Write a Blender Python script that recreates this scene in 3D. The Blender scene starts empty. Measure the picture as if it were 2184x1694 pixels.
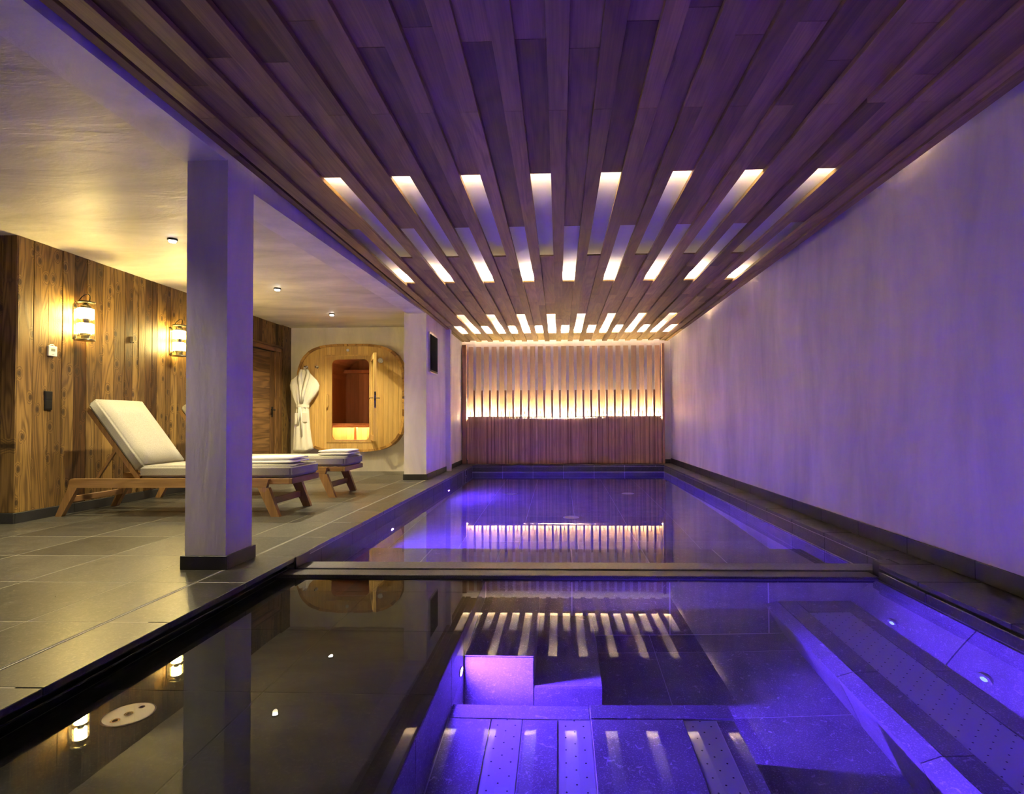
import bpy, bmesh, math, random
from mathutils import Vector, Matrix
random.seed(7)
PI = math.pi
SC = bpy.context.scene
COL = SC.collection

# ------------------------------------------------------------------ camera
F = 1200.0
CAMZ = 0.88
yaw, pitch, roll = math.atan(F/36000.0), 0.0203, 0.0045
Rm = (Matrix.Rotation(yaw, 3, 'Z') @ Matrix.Rotation(pitch, 3, 'X') @ Matrix.Rotation(roll, 3, 'Y'))
right, fwd, up = Rm.col[0], Rm.col[1], Rm.col[2]
cd = bpy.data.cameras.new('camera')
cam = bpy.data.objects.new('camera', cd)
COL.objects.link(cam)
cam.matrix_world = Matrix((
    (right.x, up.x, -fwd.x, 0), (right.y, up.y, -fwd.y, 0), (right.z, up.z, -fwd.z, CAMZ), (0, 0, 0, 1)))
cd.sensor_width = 36.0
cd.lens = F/2184*36
cd.shift_x = (1092-1151.88)/2184
cd.shift_y = (872.82-847)/2184
cd.clip_start = 0.02
SC.camera = cam

# ------------------------------------------------------------------ world, exposure
w = bpy.data.worlds.new('world'); SC.world = w; w.use_nodes = True
w.node_tree.nodes['Background'].inputs[0].default_value = (0.01, 0.01, 0.012, 1)
w.node_tree.nodes['Background'].inputs[1].default_value = 1.0
vs = SC.view_settings
vs.view_transform = 'Standard'; vs.look = 'None'; vs.gamma = 1.0; vs.use_curve_mapping = False
vs.exposure = 0.0
SC.cycles.max_bounces = 12
SC.cycles.diffuse_bounces = 5
SC.cycles.sample_clamp_indirect = 40.0
SC.cycles.use_denoising = True

# light levels
K_BLUE = 28000.0
C_BLUE = (0.098, 0.034, 1.0)
K_LED = 6500.0
C_LED = (1.0, 0.77, 0.48)
K_PANEL = 700.0
K_DOWN = 48.0
C_DOWN = (1.0, 0.86, 0.52)
K_SCONCE = 260.0
C_SCONCE = (1.0, 0.74, 0.24)

# ------------------------------------------------------------------ node helpers
def new_mat(name):
    m = bpy.data.materials.new(name); m.use_nodes = True
    nt = m.node_tree; nt.nodes.clear()
    return m, nt
def N(nt, t, **kw):
    n = nt.nodes.new(t)
    for k, v in kw.items():
        setattr(n, k, v)
    return n
def setin(n, **kw):
    for k, v in kw.items():
        n.inputs[k.replace('_', ' ')].default_value = v
def ramp(nt, src, stops, interp='LINEAR'):
    r = N(nt, 'ShaderNodeValToRGB'); r.color_ramp.interpolation = interp
    el = r.color_ramp.elements
    while len(el) > 1: el.remove(el[0])
    el[0].position = stops[0][0]; el[0].color = (*stops[0][1], 1)
    for p, c in stops[1:]:
        e = el.new(p); e.color = (*c, 1)
    nt.links.new(src, r.inputs[0]); return r.outputs[0]
def maths(nt, op, a, b=None, c=None):
    n = N(nt, 'ShaderNodeMath', operation=op)
    for i, x in enumerate((a, b, c)):
        if x is None: continue
        if isinstance(x, (int, float)): n.inputs[i].default_value = x
        else: nt.links.new(x, n.inputs[i])
    return n.outputs[0]
def mixc(nt, fac, a, b, mode='MIX'):
    n = N(nt, 'ShaderNodeMix', data_type='RGBA', blend_type=mode)
    for s, x in ((n.inputs[0], fac), (n.inputs[6], a), (n.inputs[7], b)):
        if isinstance(x, (int, float)): s.default_value = x
        elif isinstance(x, tuple): s.default_value = (*x, 1)
        else: nt.links.new(x, s)
    return n.outputs[2]
def out(nt, bsdf):
    o = N(nt, 'ShaderNodeOutputMaterial'); nt.links.new(bsdf.outputs[0], o.inputs[0])
def bump(nt, h, strength, dist, bsdf):
    b = N(nt, 'ShaderNodeBump'); b.inputs['Strength'].default_value = strength
    b.inputs['Distance'].default_value = dist
    nt.links.new(h, b.inputs['Height']); nt.links.new(b.outputs[0], bsdf.inputs['Normal'])
def noise(nt, vec, scale, detail=3, rough=.5, dist=0.0):
    n = N(nt, 'ShaderNodeTexNoise'); setin(n, Scale=scale, Detail=detail, Roughness=rough, Distortion=dist)
    nt.links.new(vec, n.inputs['Vector']); return n.outputs[0]

def plain(name, col, rough=.5, metal=0.0, spec=.5, noise_amt=0.0, nscale=40, bmp=0.0):
    m, nt = new_mat(name); b = N(nt, 'ShaderNodeBsdfPrincipled')
    setin(b, Base_Color=(*col, 1), Roughness=rough, Metallic=metal)
    b.inputs['Specular IOR Level'].default_value = spec
    if noise_amt or bmp:
        tc = N(nt, 'ShaderNodeTexCoord')
        f = noise(nt, tc.outputs['Object'], nscale, 4)
        if noise_amt:
            c = ramp(nt, f, [(.3, tuple(x*(1-noise_amt) for x in col)), (.7, tuple(min(1, x*(1+noise_amt)) for x in col))])
            nt.links.new(c, b.inputs['Base Color'])
        if bmp: bump(nt, f, bmp, .004, b)
    out(nt, b); return m

def emit(name, col, strength):
    m, nt = new_mat(name); e = N(nt, 'ShaderNodeEmission')
    e.inputs[0].default_value = (*col, 1); e.inputs[1].default_value = strength
    out(nt, e); return m

def wood(name, cols, axis='Y', grain=1.0, rough=.5, knots=False, rings=7.0, vary=.35, lines=.35, fine=.25, gl=0.12):
    """procedural board timber; every board differs through Object Info Random. axis = the board's length."""
    m, nt = new_mat(name); b = N(nt, 'ShaderNodeBsdfPrincipled')
    tc = N(nt, 'ShaderNodeTexCoord'); oi = N(nt, 'ShaderNodeObjectInfo')
    rv = N(nt, 'ShaderNodeVectorMath', operation='SCALE'); cb = N(nt, 'ShaderNodeCombineXYZ')
    r1 = maths(nt, 'MULTIPLY', oi.outputs['Random'], 53.7); r2 = maths(nt, 'MULTIPLY', oi.outputs['Random'], 97.3)
    nt.links.new(r1, cb.inputs[0]); nt.links.new(r2, cb.inputs[1]); nt.links.new(r1, cb.inputs[2])
    add = N(nt, 'ShaderNodeVectorMath', operation='ADD')
    nt.links.new(tc.outputs['Object'], add.inputs[0]); nt.links.new(cb.outputs[0], add.inputs[1])
    def stretch(k):
        s = N(nt, 'ShaderNodeMapping')
        s.inputs['Scale'].default_value = tuple(k if a == axis else 1.0 for a in 'XYZ')
        nt.links.new(add.outputs[0], s.inputs['Vector']); return s.outputs[0]
    v1, v2 = stretch(gl), stretch(.02)
    base = noise(nt, v1, 5.0*grain, 2, .45, .3)
    kn = None
    if knots:
        sp_ = N(nt, 'ShaderNodeSeparateXYZ'); nt.links.new(add.outputs[0], sp_.inputs[0])
        cv = N(nt, 'ShaderNodeCombineXYZ'); nt.links.new(sp_.outputs[1], cv.inputs[0])
        nt.links.new(maths(nt, 'MULTIPLY', sp_.outputs[2], .55), cv.inputs[1])
        vo = N(nt, 'ShaderNodeTexVoronoi', voronoi_dimensions='2D'); setin(vo, Scale=6.5, Randomness=1.0)
        nt.links.new(cv.outputs[0], vo.inputs['Vector']); kn = vo.outputs['Distance']
        near = ramp(nt, kn, [(.0, (1, 1, 1)), (.25, (0, 0, 0))])
        base = maths(nt, 'MULTIPLY_ADD', near, .22, base)
    s = maths(nt, 'SINE', maths(nt, 'MULTIPLY', base, rings*2*PI))
    s = maths(nt, 'MULTIPLY_ADD', s, .5, .5)
    s = maths(nt, 'POWER', s, 2.0)
    fn = noise(nt, v2, 120.0, 3, .6)
    blotch = noise(nt, v1, 2.2, 2)
    c = ramp(nt, blotch, [(.25, cols[0]), (.5, cols[1]), (.75, cols[2])])
    c = mixc(nt, maths(nt, 'MULTIPLY', s, lines), c, cols[3])
    fm = ramp(nt, fn, [(.3, (1-fine,)*3), (.7, (1+fine*.4,)*3)])
    c = mixc(nt, 1.0, c, fm, 'MULTIPLY')
    vr = maths(nt, 'FRACT', maths(nt, 'MULTIPLY', oi.outputs['Random'], 7.31))
    vm = ramp(nt, vr, [(0, (1-vary, 1-vary*1.15, 1-vary*1.25)), (.5, (1, 1, 1)), (1, (1+vary*.5, 1+vary*.45, 1+vary*.35))])
    c = mixc(nt, 1.0, c, vm, 'MULTIPLY')
    if knots:
        kd = ramp(nt, kn, [(.07, (1, 1, 1)), (.14, (0, 0, 0))])
        c = mixc(nt, maths(nt, 'MULTIPLY', kd, .85), c, (.035, .018, .008))
    nt.links.new(c, b.inputs['Base Color'])
    setin(b, Roughness=rough)
    b.inputs['Specular IOR Level'].default_value = .35
    bump(nt, maths(nt, 'ADD', maths(nt, 'MULTIPLY', s, .5), fn), .25 if not knots else .45, .002, b)
    out(nt, b); return m

def plaster(name, col, axis='Z', rough=.5, amt=.10, bm=.25, streak=.35, fine=30):
    m, nt = new_mat(name); b = N(nt, 'ShaderNodeBsdfPrincipled')
    tc = N(nt, 'ShaderNodeTexCoord'); mp = N(nt, 'ShaderNodeMapping')
    mp.inputs['Scale'].default_value = tuple(streak if a == axis else 1.0 for a in 'XYZ')
    nt.links.new(tc.outputs['Object'], mp.inputs[0])
    f1 = noise(nt, mp.outputs[0], 2.2, 6, .6, .4); f2 = noise(nt, mp.outputs[0], fine, 4, .6)
    c = ramp(nt, f1, [(.3, tuple(x*(1-amt) for x in col)), (.7, tuple(x*(1+amt) for x in col))])
    nt.links.new(c, b.inputs['Base Color'])
    rr = maths(nt, 'MULTIPLY_ADD', f1, -.25, rough+.12); nt.links.new(rr, b.inputs['Roughness'])
    b.inputs['Specular IOR Level'].default_value = .4
    bump(nt, maths(nt, 'MULTIPLY_ADD', f2, .12, f1), bm, .02, b)
    out(nt, b); return m

def stone(name, col, rough=.3, speck=.5, spec_col=(.3, .29, .27), vary=.15, bm=.15, cell=90):
    m, nt = new_mat(name); b = N(nt, 'ShaderNodeBsdfPrincipled')
    tc = N(nt, 'ShaderNodeTexCoord'); oi = N(nt, 'ShaderNodeObjectInfo')
    cb = N(nt, 'ShaderNodeCombineXYZ'); r1 = maths(nt, 'MULTIPLY', oi.outputs['Random'], 41.0)
    nt.links.new(r1, cb.inputs[0]); nt.links.new(r1, cb.inputs[1])
    add = N(nt, 'ShaderNodeVectorMath', operation='ADD')
    nt.links.new(tc.outputs['Object'], add.inputs[0]); nt.links.new(cb.outputs[0], add.inputs[1])
    v = add.outputs[0]
    f1 = noise(nt, v, 5, 6, .6, .5); f2 = noise(nt, v, cell, 3, .7)
    f3 = noise(nt, v, 28, 4, .65, 1.5)
    c = ramp(nt, f1, [(.3, tuple(x*.7 for x in col)), (.7, tuple(x*1.3 for x in col))])
    sp = ramp(nt, f2, [(.54, (0, 0, 0)), (.70, (1, 1, 1))])
    c = mixc(nt, maths(nt, 'MULTIPLY', sp, speck*.5), c, spec_col)
    vn = ramp(nt, f3, [(.60, (0, 0, 0)), (.70, (1, 1, 1))])
    c = mixc(nt, maths(nt, 'MULTIPLY', vn, speck*.55), c, spec_col)
    vr = maths(nt, 'MULTIPLY_ADD', oi.outputs['Random'], 2*vary, 1-vary)
    cc = N(nt, 'ShaderNodeCombineXYZ')
    for i in range(3): nt.links.new(vr, cc.inputs[i])
    c = mixc(nt, 1.0, c, cc.outputs[0], 'MULTIPLY')
    nt.links.new(c, b.inputs['Base Color'])
    rr = maths(nt, 'MULTIPLY_ADD', f3, .25, rough-.12); nt.links.new(rr, b.inputs['Roughness'])
    bump(nt, maths(nt, 'ADD', f2, f1), bm, .002, b)
    out(nt, b); return m

def fabric(name, col, amt=.16):
    m, nt = new_mat(name); b = N(nt, 'ShaderNodeBsdfPrincipled')
    tc = N(nt, 'ShaderNodeTexCoord')
    f = noise(nt, tc.outputs['Object'], 160, 3, .7)
    c = ramp(nt, f, [(.3, tuple(x*(1-amt) for x in col)), (.7, tuple(min(1, x*(1+amt)) for x in col))])
    nt.links.new(c, b.inputs['Base Color']); setin(b, Roughness=.95)
    b.inputs['Specular IOR Level'].default_value = .1
    b.inputs['Sheen Weight'].default_value = .2
    bump(nt, f, .3, .002, b); out(nt, b); return m

# ------------------------------------------------------------------ materials
M = {}
M['slat'] = wood('cedar_slat', [(.25, .165, .050), (.34, .235, .076), (.43, .305, .105), (.17, .105, .034)], 'Y', vary=.48, lines=.4, rings=9)
M['fin'] = wood('cedar_fin', [(.26, .135, .075), (.35, .195, .115), (.44, .26, .16), (.19, .09, .048)], 'Z', vary=.5, lines=.35, rings=8)
M['board'] = wood('cedar_board', [(.40, .27, .155), (.48, .33, .20), (.56, .40, .25), (.32, .20, .11)], 'Z', vary=.2, lines=.25, rings=6)
M['oldwood'] = wood('reclaimed_plank', [(.11, .060, .018), (.21, .122, .036), (.31, .190, .058), (.045, .020, .006)], 'Z', knots=True, vary=.7, lines=.6, rings=15, rough=.55, fine=.35)
M['doorwood'] = wood('reclaimed_plank_cross', [(.14, .07, .026), (.22, .115, .042), (.28, .15, .055), (.06, .028, .010)], 'Y', vary=.3, lines=.6, rings=9)
M['doorwood_v'] = wood('reclaimed_plank_upright', [(.14, .07, .026), (.22, .115, .042), (.28, .15, .055), (.06, .028, .010)], 'Z', vary=.3, lines=.55, rings=9)
M['sauna'] = wood('sauna_cedar', [(.50, .30, .085), (.60, .38, .12), (.68, .45, .16), (.38, .20, .05)], 'Z', vary=.22, lines=.22, rings=6)
M['stave'] = wood('sauna_stave', [(.42, .22, .055), (.54, .31, .085), (.62, .37, .11), (.30, .14, .03)], 'Y', vary=.5, lines=.3, rings=6)
M['sauna_in'] = wood('sauna_interior_cedar', [(.50, .27, .12), (.60, .35, .17), (.68, .42, .22), (.4, .2, .08)], 'Z', vary=.3, lines=.25, rings=6)
M['teak'] = wood('teak_x', [(.24, .125, .045), (.31, .17, .065), (.37, .21, .085), (.18, .09, .03)], 'X', vary=.15, lines=.4, rings=7, rough=.42)
M['teak_y'] = wood('teak_y', [(.22, .11, .045), (.28, .15, .06), (.34, .19, .08), (.16, .08, .03)], 'Y', vary=.15, lines=.4, rings=7, rough=.42)
M['teak_z'] = wood('teak_z', [(.24, .125, .045), (.31, .17, .065), (.37, .21, .085), (.18, .09, .03)], 'Z', vary=.15, lines=.4, rings=7, rough=.42)
M['plaster'] = plaster('lime_plaster', (.70, .66, .615), 'Z', .5, .20, .45, .30)
M['plaster_y'] = plaster('lime_plaster_ceiling', (.66, .62, .54), 'X', .50, .26, 1.0, .35, 14)
M['plaster_white'] = plaster('white_plaster', (.75, .73, .70), 'Z', .7, .04, .25, 1.0, 120)
M['floor'] = stone('dark_limestone', (.045, .042, .035), .33, .85, (.26, .245, .20), cell=75, vary=.3)
M['coping'] = stone('dark_limestone_coping', (.036, .034, .030), .34, .7, (.20, .19, .165), cell=75)
M['skirt'] = stone('black_slate_skirting', (.018, .018, .020), .45, .25, (.10, .10, .10), cell=120)
M['wet'] = stone('wet_pool_stone', (.105, .10, .095), .6, .95, (.55, .53, .50), bm=.4, cell=150)
M['ledge'] = stone('ledge_stone', (.022, .019, .014), .6, .6, (.10, .09, .07), bm=.3, cell=90)
M['grout'] = plain('pale_grout', (.42, .40, .34), .7)
M['grout_wet'] = plain('pale_wet_grout', (.42, .40, .38), .8)
M['grout_dark'] = plain('dark_grout', (.05, .046, .038), .8)
M['black'] = plain('black_metal', (.008, .008, .009), .35, 0, .4)
M['steel'] = plain('brushed_steel', (.62, .61, .60), .28, 1.0)
M['barsteel'] = plain('satin_bar_metal', (.26, .26, .27), .45, .6, .5, .15, 60, .1)
M['barrough'] = plain('rough_bar_stone', (.13, .125, .12), .45, .2, .5, .5, 180, .6)
M['chrome'] = plain('chrome', (.85, .85, .86), .08, 1.0)
M['brass'] = plain('aged_nickel', (.22, .20, .15), .3, 1.0)
M['white'] = plain('white_plastic', (.75, .74, .70), .4)
M['screen'] = plain('black_screen', (.003, .003, .004), .9, 0, 0.0)
M['grey'] = plain('grey_display', (.20, .22, .18), .3)
M['cushion'] = fabric('oatmeal_weave', (.33, .305, .25), .25)
M['towel'] = fabric('white_terry', (.82, .80, .78), .06)
M['robe'] = fabric('cream_terry', (.80, .77, .66), .08)
M['led'] = emit('ceiling_led', C_LED, K_LED)
M['led_end'] = emit('raft_end_led', (1.0, .78, .48), 8.0)
M['led_far'] = emit('ceiling_led_far', C_LED, K_LED*13.0)
M['led2'] = emit('panel_led', (1.0, .84, .50), K_PANEL)
M['led3'] = emit('sauna_led', (1.0, .84, .56), 140.0)
M['sauna_fill'] = emit('sauna_fill_glow', (1.0, .80, .55), 24.0)  # added fill glow for the upper sauna interior, no lamp there
M['blue'] = emit('pool_lamp', C_BLUE, K_BLUE)
M['lampglow'] = emit('sconce_glow', C_SCONCE, K_SCONCE)
M['downglow'] = emit('downlight_lens', (1, .95, .85), 30.0)
M['blue_low'] = emit('pool_lamp_low', C_BLUE, K_BLUE*1.0)
M['jetglow'] = emit('jet_tip_emission', (.30, .45, 1.0), 1.6)  # nozzle tips emit a pale blue of their own

def perforated():
    m, nt = new_mat('perforated_steel'); b = N(nt, 'ShaderNodeBsdfPrincipled')
    tc = N(nt, 'ShaderNodeTexCoord'); sep = N(nt, 'ShaderNodeSeparateXYZ'); nt.links.new(tc.outputs['Object'], sep.inputs[0])
    def cell(o, off=0):
        return maths(nt, 'SUBTRACT', maths(nt, 'FRACT', maths(nt, 'ADD', maths(nt, 'MULTIPLY', sep.outputs[o], 14.0), off)), .5)
    def dot(off):
        d = maths(nt, 'SQRT', maths(nt, 'ADD', maths(nt, 'POWER', cell(0, off), 2), maths(nt, 'POWER', cell(1, off), 2)))
        return maths(nt, 'LESS_THAN', d, .05)
    f = maths(nt, 'MAXIMUM', dot(0), dot(.5))
    c = mixc(nt, f, (.34, .34, .36), (.01, .01, .02)); nt.links.new(c, b.inputs['Base Color'])
    setin(b, Roughness=.42, Metallic=.35); out(nt, b); return m
M['perf'] = perforated()

def glass_mat(name, col, rough=0.0, ior=1.45, mixt=0.0):
    m, nt = new_mat(name); g = N(nt, 'ShaderNodeBsdfGlass'); g.inputs[0].default_value = (*col, 1)
    setin(g, Roughness=rough, IOR=ior)
    if mixt:
        t = N(nt, 'ShaderNodeBsdfTransparent'); t.inputs[0].default_value = (*col, 1)
        mx = N(nt, 'ShaderNodeMixShader'); mx.inputs[0].default_value = mixt
        nt.links.new(g.outputs[0], mx.inputs[1]); nt.links.new(t.outputs[0], mx.inputs[2]); out(nt, mx)
    else: out(nt, g)
    return m
M['tint'] = glass_mat('bronze_tinted_glass', (.93, .82, .74), 0, 1.02, .7)
M['clear'] = glass_mat('clear_glass', (.95, .95, .92), 0, 1.45, .8)

def water_mat(calm=False):
    m, nt = new_mat('pool_water'); g = N(nt, 'ShaderNodeBsdfGlass'); g.inputs[0].default_value = (.97, .98, 1, 1)
    setin(g, Roughness=0.0, IOR=1.333)
    tc = N(nt, 'ShaderNodeTexCoord')
    n1 = noise(nt, tc.outputs['Object'], 16, 2, .5, .3)
    pm = noise(nt, tc.outputs['Object'], .9, 1, .5)
    msk = ramp(nt, pm, [(.60, (0.0,)*3), (.72, (1, 1, 1))])
    h = maths(nt, 'MULTIPLY', n1, msk)
    b = N(nt, 'ShaderNodeBump'); b.inputs['Strength'].default_value = .02; b.inputs['Distance'].default_value = .006
    nt.links.new(h, b.inputs['Height'])
    if not calm: nt.links.new(b.outputs[0], g.inputs['Normal'])
    out(nt, g); return m
M['water'] = water_mat(); M['water_calm'] = water_mat(True)

# ------------------------------------------------------------------ object helpers
def link(name, me, loc=(0, 0, 0), parent=None):
    o = bpy.data.objects.new(name, me); COL.objects.link(o)
    o.location = loc
    if parent is not None:
        o.parent = parent; o.location = Vector(loc) - wloc(parent)
    return o
def wloc(o):
    v = Vector(o.location)
    while o.parent is not None:
        o = o.parent; v += Vector(o.location)
    return v
def tag(o, label=None, cat=None, group=None, kind=None):
    if label: o['label'] = label
    if cat: o['category'] = cat
    if group: o['group'] = group
    if kind: o['kind'] = kind
    return o
def thing(name, label, cat, loc=(0, 0, 0), group=None):
    return tag(link(name, None, loc), label, cat, group)
CACHE = {}
def box(name, x0, x1, y0, y1, z0, z1, mat, parent=None, bev=0.0, tilt=None):
    dx, dy, dz = x1-x0, y1-y0, z1-z0
    key = (round(dx, 4), round(dy, 4), round(dz, 4), mat, bev)
    me = CACHE.get(key)
    if me is None:
        bm = bmesh.new(); bmesh.ops.create_cube(bm, size=1.0)
        for v in bm.verts: v.co = Vector((v.co.x*dx, v.co.y*dy, v.co.z*dz))
        if bev: bmesh.ops.bevel(bm, geom=bm.edges[:], offset=min(bev, .45*min(dx, dy, dz)), segments=1, affect='EDGES')
        me = bpy.data.meshes.new(name); bm.to_mesh(me); bm.free(); me.materials.append(M[mat]); CACHE[key] = me
    return link(name, me, ((x0+x1)/2, (y0+y1)/2, (z0+z1)/2), parent)
def mesh(name, verts, faces, mat, parent=None, smooth=False, loc=(0, 0, 0), recalc=True):
    L = Vector(loc)
    bm = bmesh.new(); vv = [bm.verts.new(Vector(v)-L) for v in verts]
    for f in faces:
        try: bm.faces.new([vv[i] for i in f])
        except ValueError: pass
    if recalc: bmesh.ops.recalc_face_normals(bm, faces=bm.faces)
    me = bpy.data.meshes.new(name); bm.to_mesh(me); bm.free()
    if smooth:
        for p in me.polygons: p.use_smooth = True
    me.materials.append(M[mat])
    return link(name, me, loc, parent)
def hexa(name, p, mat, parent=None, loc=(0, 0, 0)):
    """p: 4 bottom points then 4 top points, same order"""
    return mesh(name, p, [(0, 1, 2, 3), (4, 5, 6, 7), (0, 1, 5, 4), (1, 2, 6, 5), (2, 3, 7, 6), (3, 0, 4, 7)], mat, parent, loc=loc)
def multibox(name, boxes, mat, parent=None, loc=(0, 0, 0)):
    vs_, fs = [], []
    for (x0, x1, y0, y1, z0, z1) in boxes:
        i = len(vs_)
        vs_ += [(x0, y0, z0), (x1, y0, z0), (x1, y1, z0), (x0, y1, z0), (x0, y0, z1), (x1, y0, z1), (x1, y1, z1), (x0, y1, z1)]
        fs += [tuple(i+k for k in f) for f in ((0, 3, 2, 1), (4, 5, 6, 7), (0, 1, 5, 4), (1, 2, 6, 5), (2, 3, 7, 6), (3, 0, 4, 7))]
    return mesh(name, vs_, fs, mat, parent, loc=loc, recalc=False)
def prism(name, pts, axis, a0, a1, mat, parent=None, loc=(0, 0, 0), smooth=False):
    """extrude a 2D outline along an axis: axis 'Y' takes (x,z), 'X' takes (y,z), 'Z' takes (x,y)"""
    def P(p, a): return {'Y': (p[0], a, p[1]), 'X': (a, p[0], p[1]), 'Z': (p[0], p[1], a)}[axis]
    n = len(pts)
    v = [P(p, a0) for p in pts] + [P(p, a1) for p in pts]
    f = [tuple(range(n)), tuple(range(2*n-1, n-1, -1))] + [(i, (i+1) % n, n+(i+1) % n, n+i) for i in range(n)]
    return mesh(name, v, f, mat, parent, loc=loc)
def ring(name, outer, inner, axis, a0, a1, mat, parent=None, loc=(0, 0, 0)):
    def P(p, a): return {'Y': (p[0], a, p[1]), 'X': (a, p[0], p[1]), 'Z': (p[0], p[1], a)}[axis]
    n = len(outer); v = []
    for a in (a0, a1):
        v += [P(p, a) for p in outer] + [P(p, a) for p in inner]
    f = []
    for i in range(n):
        j = (i+1) % n
        f += [(i, j, n+j, n+i), (2*n+i, 2*n+j, 3*n+j, 3*n+i), (i, j, 2*n+j, 2*n+i), (n+i, n+j, 3*n+j, 3*n+i)]
    return mesh(name, v, f, mat, parent, loc=loc)
def lathe(name, prof, axis, c, mat, parent=None, seg=20, loc=None, caps=True):
    """prof: list of (radius, along)"""
    v, f = [], []
    for r, a in prof:
        for k in range(seg):
            t = 2*PI*k/seg; u, w_ = r*math.cos(t), r*math.sin(t)
            v.append({'Z': (c[0]+u, c[1]+w_, c[2]+a), 'Y': (c[0]+u, c[1]+a, c[2]+w_), 'X': (c[0]+a, c[1]+u, c[2]+w_)}[axis])
    for i in range(len(prof)-1):
        for k in range(seg):
            j = (k+1) % seg
            f.append((i*seg+k, i*seg+j, (i+1)*seg+j, (i+1)*seg+k))
    if caps: f += [tuple(range(seg)), tuple(range((len(prof)-1)*seg, len(prof)*seg))]
    return mesh(name, v, f, mat, parent, loc=loc or c)
def tube(name, pts, r, mat, parent=None, seg=8, loc=None):
    v, f = [], []; n = len(pts); pts = [Vector(p) for p in pts]
    for i, p in enumerate(pts):
        d = (pts[min(i+1, n-1)]-pts[max(i-1, 0)]).normalized()
        a = d.cross(Vector((0, 0, 1)) if abs(d.z) < .9 else Vector((1, 0, 0))).normalized(); b = d.cross(a)
        for k in range(seg):
            t = 2*PI*k/seg; v.append(p+a*r*math.cos(t)+b*r*math.sin(t))
    for i in range(n-1):
        for k in range(seg):
            j = (k+1) % seg; f.append((i*seg+k, i*seg+j, (i+1)*seg+j, (i+1)*seg+k))
    f += [tuple(range(seg)), tuple(range((n-1)*seg, n*seg))]
    return mesh(name, v, f, mat, parent, smooth=False, loc=loc or tuple(pts[0]))
def cushion(name, x0, x1, y0, y1, z0, z1, mat, parent, r=.022, crown=.006):
    bm = bmesh.new(); bmesh.ops.create_cube(bm, size=1.0)
    dx, dy, dz = x1-x0, y1-y0, z1-z0
    for v in bm.verts: v.co = Vector((v.co.x*dx, v.co.y*dy, v.co.z*dz))
    bmesh.ops.subdivide_edges(bm, edges=bm.edges[:], cuts=3, use_grid_fill=True)
    sharp = [e for e in bm.edges if len(e.link_faces) == 2 and e.calc_face_angle(0) > 1]
    bmesh.ops.bevel(bm, geom=sharp, offset=r, segments=3, affect='EDGES')
    for v in bm.verts:
        k = (1-(2*v.co.x/dx)**2)*(1-(2*v.co.y/dy)**2)
        if v.co.z > 0: v.co.z += crown*max(0, k)
    me = bpy.data.meshes.new(name); bm.to_mesh(me); bm.free()
    for p in me.polygons: p.use_smooth = True
    me.materials.append(M[mat])
    return link(name, me, ((x0+x1)/2, (y0+y1)/2, (z0+z1)/2), parent)
def copy_tree(o, off, parent=None):
    c = o.copy(); COL.objects.link(c)
    if parent is None: c.location = Vector(o.location)+Vector(off)
    else: c.parent = parent
    for ch in list(CHILD.get(o.name, [])): copy_tree(ch, off, c)
    return c
CHILD = {}
def index_children():
    CHILD.clear()
    for o in COL.objects:
        if o.parent is not None: CHILD.setdefault(o.parent.name, []).append(o)

# ------------------------------------------------------------------ dimensions
WZ, WF = -0.14, -0.09           # water levels, long pool and front basin
XL, XR = -1.715, 2.05           # pool edges
XW = 2.28                       # right wall
XS = -4.77                      # plank wall
YB = 11.52                      # end wall
YP = 8.37                       # pier front
YK = 9.80                       # back wall of the lounge
ZC = 2.54                       # lounge ceiling
YN = -1.6                       # wall behind the camera
XF = -6.2                       # far left wall near the camera

# ------------------------------------------------------------------ room shell
def struct(o): o['kind'] = 'structure'; return o
wr = struct(box('wall_right', XW, XW+.2, YN, YB+.2, -1.5, 3.0, 'plaster'))
struct(box('wall_front', XF-.2, XW+.2, YN-.2, YN, -1.5, 3.0, 'plaster'))
wb = struct(box('wall_back', -2.0, XW+.2, YB, YB+.2, -1.5, 3.0, 'plaster'))
struct(box('wall_left', XF-.2, XF, YN, 4.78, -.2, 2.8, 'plaster'))
struct(box('ceiling', XF-.2, -2.03, YN, YK+.2, ZC, ZC+.15, 'plaster_y'))
struct(box('ceiling_upper', -2.03, XW+.2, YN, YB+.2, 2.62, 2.80, 'plaster_white'))
# lounge back wall with the opening for the sauna
SX, SZ, SA, SB = -3.605, 1.288, .95, .935       # sauna centre and half sizes
struct(multibox('wall_back_lounge', [(-5.0, SX-.72, YK, YK+.12, 0, ZC+.1), (SX+.72, -1.9, YK, YK+.12, 0, ZC+.1),
    (SX-.72, SX+.72, YK, YK+.12, 0, .55), (SX-.72, SX+.72, YK, YK+.12, 2.02, ZC+.1)], 'plaster', loc=(SX, YK, 1.2)))
# pier between lounge and pool
pier = struct(box('wall_pier', -2.32, -1.985, YP, YB+.1, -.1, ZC+.1, 'plaster'))
# beam over the column line
def beam(x0, x1, y0, y1, za, zb, n, name='trim_1'):
    return struct(mesh(name, [(x0, y0, za), (x1, y0, za), (x1, y0, 2.8), (x0, y0, 2.8), (x0, y1, zb), (x1, y1, zb), (x1, y1, 2.8), (x0, y1, 2.8)],
        [(0, 1, 2, 3), (4, 5, 6, 7), (0, 1, 5, 4), (1, 2, 6, 5), (2, 3, 7, 6), (3, 0, 4, 7)], 'plaster', loc=((x0+x1)/2, (y0+y1)/2, za)))
beam(-2.275, -2.0, YN, 3.605, 2.465, 2.465, 1, 'trim_1')
beam(-2.275, -2.0, 3.605, YP, 2.38, 2.50, 1, 'trim_2')
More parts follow.
